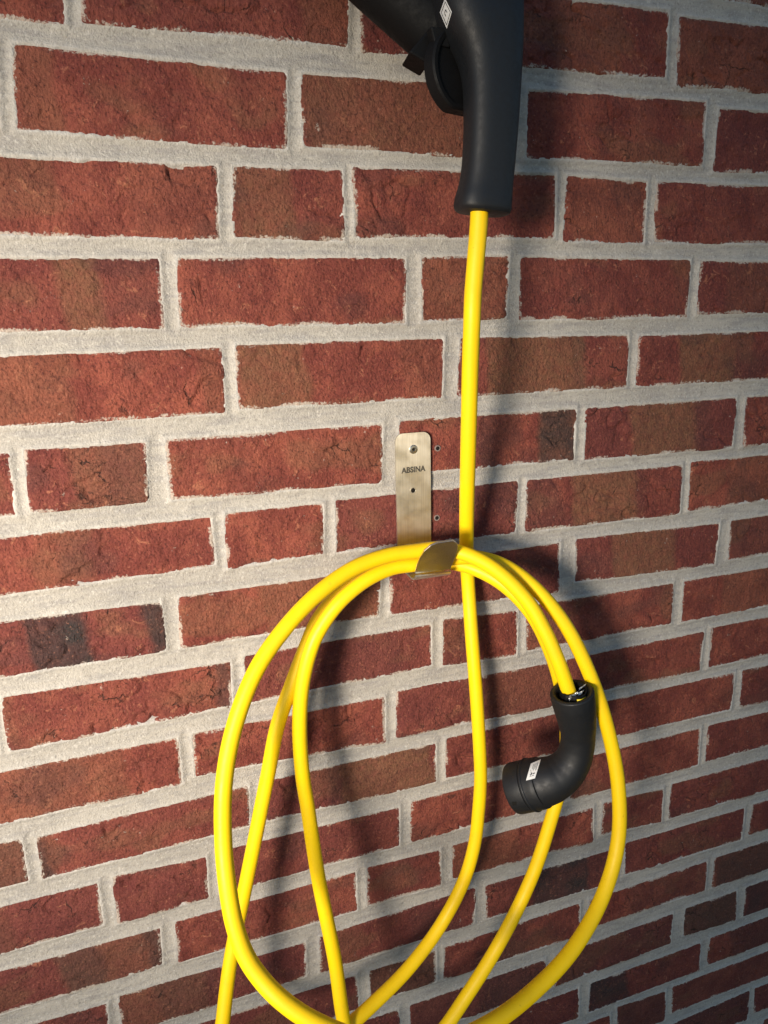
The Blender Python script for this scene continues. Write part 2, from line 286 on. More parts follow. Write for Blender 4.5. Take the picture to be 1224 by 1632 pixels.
def mortar_material():
    m, nt, N, L, bs = new_mat('lime_cement_mortar'); b = NB(nt)
    tc = b.n('ShaderNodeTexCoord'); v = tc.outputs['Object']
    a = b.n('ShaderNodeAttribute', attribute_name='tint'); sp = b.n('ShaderNodeSeparateColor'); b.l(a.outputs['Color'], sp.inputs[0])
    st = b.n('ShaderNodeMapping'); st.inputs['Scale'].default_value = (0.25, 1, 1.6); b.l(v, st.inputs[0])
    n1 = b.noise(v, 9, 4, 0.6); n2 = b.noise(st.outputs[0], 90, 4, 0.65); n3 = b.noise(v, 700, 3, 0.7); n4 = b.noise(v, 160, 4, 0.7)
    c = b.mix(b.ramp(n1, 0.3, 0.7), (0.395, 0.368, 0.328), (0.475, 0.443, 0.392))
    c = b.mix(b.ramp(n2, 0.44, 0.68, 0, 0.75), c, (0.315, 0.298, 0.285))
    c = b.mix(b.ramp(n4, 0.6, 0.8, 0, 0.5), c, (0.40, 0.345, 0.26))
    c = b.mix(b.ramp(n3, 0.58, 0.78, 0, 0.45), c, (0.22, 0.205, 0.185))
    n5 = b.noise(v, 380, 2, 0.5); n6 = b.noise(v, 55, 5, 0.7, 0.6)
    c = b.mix(b.ramp(n5, 0.58, 0.70, 0, 0.55), c, (0.24, 0.225, 0.205))
    c = b.mix(b.ramp(n5, 0.30, 0.41, 0.6, 0), c, (0.60, 0.57, 0.52))
    c = b.mix(b.ramp(n6, 0.56, 0.72, 0, 0.5), c, (0.30, 0.275, 0.24))
    c = b.mix(b.math('MULTIPLY', sp.outputs[0], b.ramp(n4, 0.3, 0.65, 0.15, 0.75)), c, (0.61, 0.585, 0.545))
    L.new(c, bs.inputs['Base Color']); bs.inputs['Roughness'].default_value = 0.95; bs.inputs['Specular IOR Level'].default_value = 0.2
    bu = b.n('ShaderNodeBump'); bu.inputs['Strength'].default_value = 0.9; bu.inputs['Distance'].default_value = 0.0022
    b.l(b.math('ADD', b.noise(v, 560, 4, 0.7), b.math('MULTIPLY', n4, 0.25)), bu.inputs['Height']); b.l(bu.outputs[0], bs.inputs['Normal'])
    return m

def plain(name, col, rough, metal=0.0, bump=0.0, bscale=400.0, spec=0.5, var=0.0):
    m, nt, N, L, bs = new_mat(name); b = NB(nt)
    tc = b.n('ShaderNodeTexCoord'); v = tc.outputs['Object']
    n = b.noise(v, bscale * 0.25, 4, 0.6)
    c = b.mix(b.ramp(n, 0.35, 0.75, 0, var), tuple(col), tuple(x * 0.6 for x in col))
    L.new(c, bs.inputs['Base Color']); bs.inputs['Metallic'].default_value = metal
    bs.inputs['Specular IOR Level'].default_value = spec
    L.new(b.ramp(n, 0.3, 0.7, rough * 0.88, min(1, rough * 1.12)), bs.inputs['Roughness'])
    if bump:
        bu = b.n('ShaderNodeBump'); bu.inputs['Strength'].default_value = bump; bu.inputs['Distance'].default_value = 0.0006
        b.l(b.noise(v, bscale, 3, 0.6), bu.inputs['Height']); b.l(bu.outputs[0], bs.inputs['Normal'])
    return m

def cable_material():
    m, nt, N, L, bs = new_mat('yellow_cable_sheath'); b = NB(nt)
    tc = b.n('ShaderNodeTexCoord'); v = tc.outputs['Object']
    n1 = b.noise(v, 35, 4, 0.6); n2 = b.noise(v, 210, 4, 0.7); n3 = b.noise(v, 75, 3, 0.5)
    c = b.mix(b.ramp(n1, 0.35, 0.7), (0.92, 0.610, 0.004), (0.86, 0.560, 0.004))
    c = b.mix(b.ramp(n2, 0.67, 0.76, 0, 0.6), c, (0.30, 0.18, 0.02))
    c = b.mix(b.ramp(n3, 0.66, 0.78, 0, 0.25), c, (0.55, 0.35, 0.02))
    L.new(c, bs.inputs['Base Color']); L.new(b.ramp(n1, 0.3, 0.7, 0.42, 0.58), bs.inputs['Roughness'])
    bs.inputs['Specular IOR Level'].default_value = 0.32
    bu = b.n('ShaderNodeBump'); bu.inputs['Strength'].default_value = 0.12; bu.inputs['Distance'].default_value = 0.0008
    b.l(b.noise(v, 260, 3, 0.6), bu.inputs['Height']); b.l(bu.outputs[0], bs.inputs['Normal'])
    return m

def steel_material():
    m, nt, N, L, bs = new_mat('brushed_stainless_steel'); b = NB(nt)
    tc = b.n('ShaderNodeTexCoord'); mp = b.n('ShaderNodeMapping'); mp.inputs['Scale'].default_value = (1, 1, 0.012); b.l(tc.outputs['Object'], mp.inputs[0])
    n = b.noise(mp.outputs[0], 1500, 3, 0.6); n2 = b.noise(tc.outputs['Object'], 45, 3, 0.5)
    L.new(b.mix(b.ramp(n, 0.3, 0.7), (0.66, 0.615, 0.52), (0.80, 0.755, 0.66)), bs.inputs['Base Color'])
    bs.inputs['Metallic'].default_value = 1.0
    L.new(b.ramp(n2, 0.3, 0.7, 0.34, 0.44), bs.inputs['Roughness'])
    bs.inputs['Anisotropic'].default_value = 0.85
    tg = b.n('ShaderNodeCombineXYZ'); tg.inputs[0].default_value = 1.0
    b.l(tg.outputs[0], bs.inputs['Tangent'])
    bu = b.n('ShaderNodeBump'); bu.inputs['Strength'].default_value = 0.25; bu.inputs['Distance'].default_value = 0.0002
    b.l(n, bu.inputs['Height']); b.l(bu.outputs[0], bs.inputs['Normal'])
    return m

M_BRICK = brick_material(); M_MORTAR = mortar_material(); M_CABLE = cable_material(); M_STEEL = steel_material()
M_BLACK = plain('black_rubber_housing', (0.0085, 0.0095, 0.0115), 0.55, bump=0.2, bscale=900, spec=0.4, var=0.3)
M_CAP = plain('black_cap_plastic', (0.0045, 0.0045, 0.005), 0.66, bump=0.2, bscale=700, spec=0.2, var=0.3)  # blacker than the housing: shade on head and cap painted into it
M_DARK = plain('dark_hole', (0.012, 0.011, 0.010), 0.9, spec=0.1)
M_STICK = plain('white_sticker', (0.72, 0.73, 0.72), 0.5, var=0.15)
M_INK = plain('black_print', (0.03, 0.03, 0.035), 0.7)
M_ETCH = plain('etched_lettering', (0.045, 0.04, 0.032), 0.65)
M_ZINC = plain('zinc_screw', (0.62, 0.60, 0.55), 0.32, metal=1.0, bump=0.15)
M_NYLON = plain('grey_nylon_plug', (0.24, 0.18, 0.16), 0.6, var=0.3)
M_FOIL = plain('crumpled_foil_shield', (0.78, 0.76, 0.70), 0.35, metal=0.85, bump=0.6, bscale=500)
M_WIRE = plain('yellow_wire', (0.80, 0.62, 0.02), 0.5)

# ------------------------------------------------------------------ brick wall
wall = thing('brick_wall', 'red clinker brick wall with pale grey mortar joints behind the cable', 'wall')
PITCH = 0.077; LS = 0.2085; LH = 0.0975; GAP = 0.0145
rng = np.random.RandomState(11)

rows = {}
for k, xs, zs, bands in BRICKS:
    rows.setdefault(k, []).append((np.array(xs) / 1e4 + np.array([-6, 6, 6, -6]) / 1e4, np.array(zs) / 1e4 + np.array([13, 13, -6, -6]) / 1e4, bands, True))
XMIN, XMAX, KMIN, KMAX = -0.78, 0.98, -4, 21
for k in range(KMIN, KMAX + 1):
    zt = (-k + 0.358) * PITCH; zb = (-k - 0.358) * PITCH
    r = rows.setdefault(k, [])
    def mk(x0, x1):
        j = rng.uniform(-0.0018, 0.0018, 4)
        bd = []
        if rng.rand() < 0.5:
            a = rng.uniform(x0, x1); bd = [(a, a + rng.uniform(0.03, 0.09), int(rng.rand() < 0.35), rng.uniform(0.4, 1.0))]
        return (np.array([x0, x1, x1, x0]) + rng.uniform(-0.0015, 0.0015, 4), np.array([zt, zt, zb, zb]) + j, bd, False)
    if not r:
        x = rng.uniform(-0.2, 0.0); r.append(mk(x, x + LS))
    while r[0][0][[0, 3]].min() > XMIN:
        x1 = r[0][0][[0, 3]].min() - GAP; r.insert(0, mk(x1 - (LS if rng.rand() < 0.7 else LH), x1))
    while r[-1][0][[1, 2]].max() < XMAX:
        x0 = r[-1][0][[1, 2]].max() + GAP; r.append(mk(x0, x0 + (LS if rng.rand() < 0.7 else LH)))

def quad_inside(px, pz, X, Z):
    """signed distance to the four sides (positive inside): left, right, top, bottom"""
    def side(a, b):
        ax, az, bx, bz = X[a], Z[a], X[b], Z[b]; ln = math.hypot(bx - ax, bz - az)
        return ((px - ax) * (bz - az) - (pz - az) * (bx - ax)) / ln
    return side(3, 0), side(1, 2), side(0, 1), side(2, 3)

EXP = 0.0021   # bricks run a little way under the pointed mortar
def brick_mesh(seed, X, Z, bands, fine):
    X = X.copy(); Z = Z.copy()
    X += np.array([-1, 1, 1, -1]) * EXP; Z += np.array([1.2, 1.2, -1.1, -1.1]) * EXP
    r = np.random.RandomState(seed)
    step = 0.00155 if fine else 0.007
    nu = max(4, int(round((X[1] - X[0]) / step))); nv = max(4, int(round((Z[0] - Z[3]) / step)))
    u, w = np.meshgrid(np.linspace(0, 1, nu + 1), np.linspace(0, 1, nv + 1))
    x = (X[0] * (1 - u) + X[1] * u) * (1 - w) + (X[3] * (1 - u) + X[2] * u) * w
    z = (Z[0] * (1 - u) + Z[1] * u) * (1 - w) + (Z[3] * (1 - u) + Z[2] * u) * w
    so = seed * 7.31
    # wavy, hand-moulded outline
    el, er, et, eb = quad_inside(x, z, X, Z)
    wob = lambda t, s: 0.0016 * fbm(t * 20 + so, np.full_like(t, s + so), seed, 2) + 0.0005 * fbm(t * 110 + so, np.full_like(t, s + 5.), seed + 3, 3)
    el = el + wob(z, 1.5); er = er + wob(z, 4.5); et = et + wob(x, 8.5); eb = eb + wob(x, 12.5)
    # rounded rectangle distance, radius per brick corner
    rc = 0.0025 + 0.006 * r.rand(4) ** 2
    ex = np.minimum(el, er); ez = np.minimum(et, eb)
    rad = np.where(el < er, np.where(et < eb, rc[0], rc[3]), np.where(et < eb, rc[1], rc[2]))
    qx = np.maximum(rad - ex, 0); qz = np.maximum(rad - ez, 0)
    e = np.where((qx > 0) & (qz > 0), rad - np.hypot(qx, qz), np.minimum(ex, ez))
    rr = 0.0016 + 0.0016 * (vnoise(x * 30 + so, z * 30, seed + 9))
    t = np.clip(e / rr, -1.5, 1)
    drop = np.where(t < 1, rr * 1.1 * (1 - t) ** 2, 0)
    # face relief
    h = 0.0009 * fbm(x * 14 + so, z * 20, seed + 1, 2) + 0.0010 * fbm(x * 60 + so, z * 75, seed + 2, 3)
    h = h + 0.00075 * fbm(x * 210 + so, z * 190, seed + 4, 3, 0.7)
    pit = sstep(0.28, 0.62, fbm(x * 150 + so + 70, z * 170, seed + 14, 2)) * (0.3 + 0.9 * vnoise(x * 24 + so, z * 28, seed + 15))
    h = h - 0.0012 * pit

    h = h + r.uniform(-0.0005, 0.0006) + r.uniform(-0.006, 0.006) * (x - x.mean()) - 0.008 * np.maximum(z - z.mean(), 0)
    # clay folds and drying cracks
    amt = r.rand()
    wx = x + 0.006 * fbm(x * 45 + so, z * 45, seed + 5, 3); wz = z + 0.006 * fbm(x * 45 + so + 40, z * 45, seed + 6, 3)
    n = fbm(wx * 26 + so, wz * 40, seed + 7, 2)
    msk = sstep(0.02, 0.32, fbm(x * 17 + so + 9, z * 26, seed + 8, 2) + (amt - 0.55) * 0.55)
    crack = np.exp(-(n / 0.045) ** 2) * msk
    h = h - 0.0026 * crack + 0.0015 * msk * sstep(-0.05, 0.2, n)
    # flaked patch with a raised step
    fn = fbm(x * 24 + so + 3, z * 30 + 8, seed + 12, 3)
    h = h + 0.0009 * sstep(0.28, 0.33, fn) - 0.0011 * sstep(0.34, 0.39, -fn)
    h = h * (0.25 + 0.75 * sstep(0.001, 0.008, e))
    h = h - 0.0016 * np.exp(-(np.maximum(et, 0) / 0.0042) ** 2)
    y = -(h - drop)
    # kiln colours, plus the darker bricks and the painted part-shadow band
    bx = x + 0.007 * fbm(x * 30 + so, z * 38, seed + 21, 4, 0.6) + 0.003 * (z - z.mean()) / 0.03
    brown = np.zeros_like(x); dark = np.zeros_like(x)
    for (a, b_, ty, am) in bands:
        f = am * sstep(a - 0.005, a + 0.006, bx) * (1 - sstep(b_ - 0.006, b_ + 0.005, bx))
        f = f * (0.85 + 0.3 * fbm(x * 35, z * 45 + so, seed + 22, 3))
        if ty == 0: brown = np.maximum(brown, f)
        else: dark = np.maximum(dark, f)
    brown = np.maximum(brown, 0.55 * sstep(0.22, 0.5, fbm(x * 16 + so, z * 26, seed + 23, 3)))
    dark = np.maximum(dark, 0.30 * sstep(0.25, 0.55, fbm(x * 14 + so + 50, z * 22, seed + 24, 3)))
    smear = 0.70 * (1 - sstep(0.0025, 0.0085, e)) * (0.30 + 1.0 * vnoise(x * 55 + so, z * 55, seed + 25))
    tint = np.stack([np.clip(brown, 0, 1), np.clip(dark, 0, 1), np.clip(smear, 0, 1), np.clip(msk + 0.8 * dark, 0, 1)], -1).reshape(-1, 4)
    V = np.stack([x, y, z], -1).reshape(-1, 3)
    idx = np.arange((nu + 1) * (nv + 1)).reshape(nv + 1, nu + 1)
    F = np.stack([idx[:-1, :-1], idx[1:, :-1], idx[1:, 1:], idx[:-1, 1:]], -1).reshape(-1, 4)
    # skirt into the wall
    ring = np.concatenate([idx[0, :], idx[1:, -1], idx[-1, -2::-1], idx[-2:0:-1, 0]])
    sk = V[ring].copy(); sk[:, 1] = 0.05
    base = len(V); V = np.concatenate([V, sk]); tint = np.concatenate([tint, tint[ring]])
    n_ = len(ring); i0 = np.arange(n_); i1 = (i0 + 1) % n_
    F = np.concatenate([F, np.stack([ring[i0], ring[i1], base + i1, base + i0], -1)])
    c = np.array([X.mean(), 0.0, Z.mean()])
    return grid_mesh('brick', V - c, F, {'tint': tint}), c

seed = 1
for k in sorted(rows):
    for X, Z, bands, fine in rows[k]:
        seed += 13
        me, c = brick_mesh(seed, X, Z, bands, fine)
        o = link('brick', me, M_BRICK, wall); o.location = c

def mortar_part(x0, x1, z0, z1, step, hole=None):
    nx = int(round((x1 - x0) / step)); nz = int(round((z1 - z0) / step))
    x, z = np.meshgrid(np.linspace(x0, x1, nx + 1), np.linspace(z0, z1, nz + 1))
    ins = np.full(x.shape, -0.03); hor = np.zeros_like(x)
    for k in rows:
        for X, Z, b, f in rows[k]:
            i0 = np.searchsorted(x[0], X.min() - 0.02); i1 = np.searchsorted(x[0], X.max() + 0.02)
            j0 = np.searchsorted(z[:, 0], Z.min() - 0.02); j1 = np.searchsorted(z[:, 0], Z.max() + 0.02)
            if i1 <= i0 or j1 <= j0: continue
            s = (slice(j0, j1), slice(i0, i1))
            d = np.minimum.reduce(quad_inside(x[s], z[s], X, Z))
            ins[s] = np.maximum(ins[s], d)
    d = -ins                      # distance out of the bricks, negative over them
    prof = -0.0001 - 0.0017 * sstep(0.0, 0.0065, d)             # shallow struck joint
    over = np.where(d < 0, -np.abs(d) * 0.9, 0)
    m = prof + over
    m = m + 0.0005 * fbm(x * 14, z * 30, 501, 2) + 0.00022 * fbm(x * 110, z * 130, 502, 3) + 0.00028 * fbm(x * 400, z * 400, 503, 2)
    crumb = sstep(0.15, 0.6, fbm(x * 260, z * 260, 505, 2)) * np.exp(-((d + 0.0005) / 0.0028) ** 2)
    m = m + 0.0008 * crumb
    # trowel drag lines along the joints
    m = m + 0.00022 * fbm(x * 18, z * 520, 506, 2) * sstep(0.001, 0.004, d)
    fringe = np.exp(-(np.maximum(d, 0) / 0.0022) ** 2) * (0.5 + 0.7 * vnoise(x * 160, z * 160, 507))  # pale lime bloom, partly the lit joint edge painted into the tint
    V = np.stack([x, -m, z], -1).reshape(-1, 3)
    idx = np.arange(x.size).reshape(x.shape)
    keep = ins < 0.0085
    kq = keep[:-1, :-1] | keep[1:, :-1] | keep[1:, 1:] | keep[:-1, 1:]
    if hole:
        cx = 0.25 * (x[:-1, :-1] + x[1:, :-1] + x[1:, 1:] + x[:-1, 1:]); cz = 0.25 * (z[:-1, :-1] + z[1:, :-1] + z[1:, 1:] + z[:-1, 1:])
        kq &= ~((cx > hole[0]) & (cx < hole[1]) & (cz > hole[2]) & (cz < hole[3]))
    F = np.stack([idx[:-1, :-1], idx[:-1, 1:], idx[1:, 1:], idx[1:, :-1]], -1)[kq]
    used = np.zeros(x.size, dtype=bool); used[F.ravel()] = True
    remap = np.cumsum(used) - 1
    tint = np.zeros((x.size, 3)); tint[:, 0] = np.clip(fringe, 0, 1).ravel()
    return V[used], remap[F], tint[used]

FX0, FX1, FZ0, FZ1 = -0.54, 0.72, -1.44, 0.12
Va, Fa, Ta = mortar_part(FX0, FX1, FZ0, FZ1, 0.0015)
Vb, Fb, Tb = mortar_part(XMIN - 0.1, XMAX + 0.1, -1.66, 0.34, 0.006, (FX0 + 0.003, FX1 - 0.003, FZ0 + 0.003, FZ1 - 0.003))
me = grid_mesh('mortar', np.concatenate([Va, Vb]), np.concatenate([Fa, Fb + len(Va)]), {'tint': np.concatenate([Ta, Tb])})
link('mortar', me, M_MORTAR, wall)
# solid core behind the joints
bm = bmesh.new(); bmesh.ops.create_cube(bm, size=1.0)
for v in bm.verts: v.co = Vector((v.co.x * 1.9 + 0.10, v.co.y * 0.10 + 0.062, v.co.z * 1.98 - 0.66))
me = bpy.data.meshes.new('core'); bm.to_mesh(me); bm.free(); link('wall_core', me, M_MORTAR, wall, False)

# ------------------------------------------------------------------ sweeps
def catmull(P, sub):
    P = [Vector(p) for p in P]; out = []
    n = len(P)
    for i in range(n - 1):
        p0 = P[max(i - 1, 0)]; p1 = P[i]; p2 = P[i + 1]; p3 = P[min(i + 2, n - 1)]
        # centripetal
        t0 = 0.0; t1 = t0 + max((p1 - p0).length, 1e-5) ** 0.5; t2 = t1 + max((p2 - p1).length, 1e-5) ** 0.5; t3 = t2 + max((p3 - p2).length, 1e-5) ** 0.5
        for s in range(sub):
            t = t1 + (t2 - t1) * s / sub
            A1 = p0.lerp(p1, (t - t0) / (t1 - t0)) if i > 0 else p1.copy()
            A2 = p1.lerp(p2, (t - t1) / (t2 - t1))
            A3 = p2.lerp(p3, (t - t2) / (t3 - t2)) if i < n - 2 else p2.copy()
            B1 = A1 + (A2 - A1) * ((t - t0) / (t2 - t0)); B2 = A2 + (A3 - A2) * ((t - t1) / (t3 - t1))
            out.append(B1 + (B2 - B1) * ((t - t1) / (t2 - t1)))
    out.append(P[-1]); return out

def tube(name, pts, rad, mat, parent, seg=24, cap=True, inner=None):
    pts = [Vector(p) for p in pts]; n = len(pts)
    bm = bmesh.new(); rings = []; up = None
    for i, p in enumerate(pts):
        t = (pts[min(i + 1, n - 1)] - pts[max(i - 1, 0)]).normalized()
        if up is None: up = t.orthogonal().normalized()
        up = (up - t * up.dot(t)).normalized(); sd = t.cross(up)
        r = rad(i / (n - 1)) if callable(rad) else rad
        rings.append([bm.verts.new(p + (up * math.cos(a) + sd * math.sin(a)) * r) for a in [2 * math.pi * j / seg for j in range(seg)]])
    for a, b in zip(rings, rings[1:]):
        for j in range(seg): bm.faces.new((a[j], a[(j + 1) % seg], b[(j + 1) % seg], b[j]))
    if inner:      # hollow mouth at the first ring
        t = (pts[0] - pts[1]).normalized(); prev = rings[0]
        for k, dp in inner:
            nr = [bm.verts.new(pts[0] + (v.co - pts[0]) * k - t * dp) for v in rings[0]]
            for j in range(seg): bm.faces.new((prev[(j + 1) % seg], prev[j], nr[j], nr[(j + 1) % seg]))
            prev = nr
        bm.faces.new(prev); bm.faces.new(rings[-1])
    elif cap: bm.faces.new(rings[0][::-1]); bm.faces.new(rings[-1])
    bmesh.ops.recalc_face_normals(bm, faces=bm.faces)
    me = bpy.data.meshes.new(name); bm.to_mesh(me); bm.free()
    return link(name, me, mat, parent)

def loft(name, secs, depth, expo, mat, parent, seg=40, cap0=True, cap1=True, fine=4, inner=None):
    """skin through sections given by their two silhouette points; depth = section depth / width"""
    A = catmull([s[0] for s in secs], fine); B_ = catmull([s[1] for s in secs], fine)
    C_ = [(a + b) / 2 for a, b in zip(A, B_)]; n = len(C_)
    bm = bmesh.new(); rings = []
    for i in range(n):
        t = (C_[min(i + 1, n - 1)] - C_[max(i - 1, 0)])
        if t.length < 1e-6: t = C_[min(i + 2, n - 1)] - C_[max(i - 2, 0)]
        u = (B_[i] - A[i]) / 2; a = u.length; u = u.normalized()
        t = (t - u * t.dot(u)).normalized(); w = t.cross(u).normalized()
        if w.y > 0: w = -w
        b = a * (depth(i / (n - 1)) if callable(depth) else depth)
        ring = []
        for j in range(seg):
            th = 2 * math.pi * j / seg; c, s = math.cos(th), math.sin(th)
            cx = math.copysign(abs(c) ** (2 / expo), c); sy = math.copysign(abs(s) ** (2 / expo), s)
            ring.append(bm.verts.new(C_[i] + u * a * cx + w * b * sy))
        rings.append(ring)
    for p, q in zip(rings, rings[1:]):
        for j in range(seg): bm.faces.new((p[j], p[(j + 1) % seg], q[(j + 1) % seg], q[j]))
    if cap0: bm.faces.new(rings[0][::-1])
    if cap1: bm.faces.new(rings[-1])
    if inner:   # hollow mouth at the first section
        t = (C_[0] - C_[2]).normalized(); prev = rings[0]
        for sc, dp in inner:
            nr = [bm.verts.new(C_[0] + (v.co - C_[0]) * sc - t * dp) for v in rings[0]]
            for j in range(seg): bm.faces.new((prev[(j + 1) % seg], prev[j], nr[j], nr[(j + 1) % seg]))
            prev = nr
        bm.faces.new(prev)
    bmesh.ops.recalc_face_normals(bm, faces=bm.faces)
    me = bpy.data.meshes.new(name); bm.to_mesh(me); bm.free()
    return link(name, me, mat, parent)

def disc(name, c, nrm, prof, mat, parent, seg=32, flat=None):
    """lathe about nrm; prof = (radius, height) pairs; flat cuts the lower edge straight"""
    nrm = Vector(nrm).normalized(); up = Vector((0, 0, 1)); up = (up - nrm * up.dot(nrm)).normalized(); sd = up.cross(nrm)
    bm = bmesh.new(); rings = []
    for r, h in prof:
        ring = []
        for j in range(seg):
            a = 2 * math.pi * j / seg; x, y = r * math.cos(a), r * math.sin(a)
            if flat: y = max(y, -r * flat)
            ring.append(bm.verts.new(Vector(c) + sd * x + up * y + nrm * h))
        rings.append(ring)
    for p, q in zip(rings, rings[1:]):
        for j in range(seg): bm.faces.new((p[j], p[(j + 1) % seg], q[(j + 1) % seg], q[j]))
    bm.faces.new(rings[0]); bm.faces.new(rings[-1])
    bmesh.ops.recalc_face_normals(bm, faces=bm.faces)
    me = bpy.data.meshes.new(name); bm.to_mesh(me); bm.free()
    o = link(name, me, mat, parent)
    return o

def sharp(o, deg=35):
    md = o.modifiers.new('edges', 'EDGE_SPLIT'); md.split_angle = math.radians(deg)

def bevel(o, w, seg=2):
    md = o.modifiers.new('bevel', 'BEVEL'); md.width = w; md.segments = seg; md.limit_method = 'ANGLE'; md.angle_limit = math.radians(35)

def prism(name, pts, vec, mat, parent, bev=0.0):
    bm = bmesh.new(); v = Vector(vec)
    a = [bm.verts.new(Vector(p)) for p in pts]; b = [bm.verts.new(Vector(p) + v) for p in pts]; n = len(pts)
    bm.faces.new(a); bm.faces.new(b[::-1])
    for i in range(n): bm.faces.new((a[i], b[i], b[(i + 1) % n], a[(i + 1) % n]))
    bmesh.ops.recalc_face_normals(bm, faces=bm.faces)
    me = bpy.data.meshes.new(name); bm.to_mesh(me); bm.free()
    o = link(name, me, mat, parent, False)
    if bev: bevel(o, bev)
    return o

def text_mesh(name, s, origin, ex, ey, width, mat, parent, bold=0.0, thick=0.0001, height=None):
    cu = bpy.data.curves.new(name, 'FONT'); cu.body = s; cu.size = 1.0; cu.offset = bold; cu.align_x = 'LEFT'
    to = bpy.data.objects.new(name, cu); COL.objects.link(to)
    me = bpy.data.meshes.new_from_object(to.evaluated_get(bpy.context.evaluated_depsgraph_get()))
    bpy.data.objects.remove(to, do_unlink=True); bpy.data.curves.remove(cu)
    xs = [v.co.x for v in me.vertices]; ys = [v.co.y for v in me.vertices]
    x0, x1, y0, y1 = min(xs), max(xs), min(ys), max(ys); k = width / (x1 - x0)
    ky = height / (y1 - y0) if height else k
    ex = Vector(ex).normalized(); ey = Vector(ey).normalized(); nz = ex.cross(ey)
    for v in me.vertices: v.co = Vector(origin) + ex * ((v.co.x - x0) * k) + ey * ((v.co.y - y0) * ky) + nz * thick
    return link(name, me, mat, parent, False)

# ------------------------------------------------------------------ cable hook
hook = thing('cable_hook', 'brushed steel wall hook engraved ABSINA holding the yellow coils', 'hook')
HX0, HX1, HZT = -0.0206, 0.0180, -0.3690
T = 0.0022; PLY = 0.0042     # plate front face stands this far off the wall datum
def hook_strip():
    prof = [(-PLY, HZT - 0.0)]                       # y, z of the front face, top to bottom
    z = HZT
    zs = np.linspace(HZT, -0.496, 14)
    prof = [(-PLY, float(q)) for q in zs]
    for a in np.linspace(0, 90, 7)[1:]: prof.append((-PLY - 0.013 * (1 - math.cos(math.radians(a))), -0.496 - 0.013 * math.sin(math.radians(a))))
    prof.append((-0.046, -0.5095))
    prof.append((-0.0525, -0.5075)); prof.append((-0.0558, -0.5035))
    return prof
prof = hook_strip()
bm = bmesh.new(); cols = []
rcx = 0.0085
for i, (y, z) in enumerate(prof):
    cols.append([y, z])
# outline with rounded upper corners: extra rows near the top
rowsz = []
for a in np.linspace(90, 0, 8): rowsz.append((HZT - rcx + rcx * math.sin(math.radians(a)), rcx - rcx * math.cos(math.radians(a))))
rowdef = [(-PLY, zz, ins) for zz, ins in rowsz] + [(y, z, 0.0) for y, z in prof if z < HZT - rcx - 0.004]
NX = 8; front = []; back = []
for i, (y, z, ins) in enumerate(rowdef):
    if i == 0: t = Vector((0, 0, -1))
    else: t = Vector((0, y - rowdef[i - 1][0], z - rowdef[i - 1][1])).normalized()
    if i < len(rowdef) - 1:
        t2 = Vector((0, rowdef[i + 1][0] - y, rowdef[i + 1][1] - z)).normalized(); t = (t + t2).normalized()
    nb = Vector((0, -t.z, t.y))              # towards the wall / underside
    nb = nb if nb.y > 0 or (abs(nb.y) < 1e-6 and nb.z < 0) else -nb
    if i > 12 and nb.z > 0: nb = -nb
    fr = []; bk = []
    for j in range(NX + 1):
        x = HX0 + ins + (HX1 - HX0 - 2 * ins) * j / NX
        p = Vector((x, y, z)); fr.append(bm.verts.new(p)); bk.append(bm.verts.new(p + nb * T))
    front.append(fr); back.append(bk)
for i in range(len(rowdef) - 1):
    for j in range(NX):
        bm.faces.new((front[i][j], front[i + 1][j], front[i + 1][j + 1], front[i][j + 1]))
        bm.faces.new((back[i][j], back[i][j + 1], back[i + 1][j + 1], back[i + 1][j]))
    for j in (0, NX): bm.faces.new((front[i][j], back[i][j], back[i + 1][j], front[i + 1][j]))
for i in (0, len(rowdef) - 1):
    for j in range(NX): bm.faces.new((front[i][j], front[i][j + 1], back[i][j + 1], back[i][j]))
bmesh.ops.recalc_face_normals(bm, faces=bm.faces)
me = bpy.data.meshes.new('back_plate'); bm.to_mesh(me); bm.free()
plate = link('back_plate', me, M_STEEL, hook); sharp(plate, 40)
lipn = (Vector(LIP[3]) - Vector(LIP[0])).cross(Vector(LIP[-1]) - Vector(LIP[0])).normalized()
if lipn.y > 0: lipn = -lipn
prism('lip', LIP, -lipn * 0.002, M_STEEL, hook, 0.0004)
YF = -PLY - 0.0001
sc = disc('screw', (-0.0010, YF, -0.3862), (0, -1, 0), [(0.0046, 0.0), (0.0046, 0.0003), (0.0040, 0.0009), (0.0022, 0.0011), (0.0019, 0.0003), (0.0005, 0.0002)], M_ZINC, hook); sharp(sc)
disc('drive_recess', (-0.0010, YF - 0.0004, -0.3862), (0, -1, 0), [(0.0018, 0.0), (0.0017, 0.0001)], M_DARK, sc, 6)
hl = disc('screw_hole', (-0.0018, YF, -0.4296), (0, -1, 0), [(0.0036, 0.0), (0.0035, 0.0003), (0.0028, 0.0003), (0.0026, 0.00005)], M_STEEL, hook); sharp(hl)
disc('hole_shade', (-0.0022, YF - 0.0001, -0.4296), (0, -1, 0), [(0.0025, 0.0), (0.0024, 0.0001)], M_DARK, hl)  # dark disc paints in the shade of the empty hole
text_mesh('engraved_name', 'ABSINA', (-0.0147, YF - 0.00005, -0.4106), (1, 0, 0.012), (0, 0, 1), 0.0268, M_ETCH, hook, 0.03, 0.0001, 0.0063)

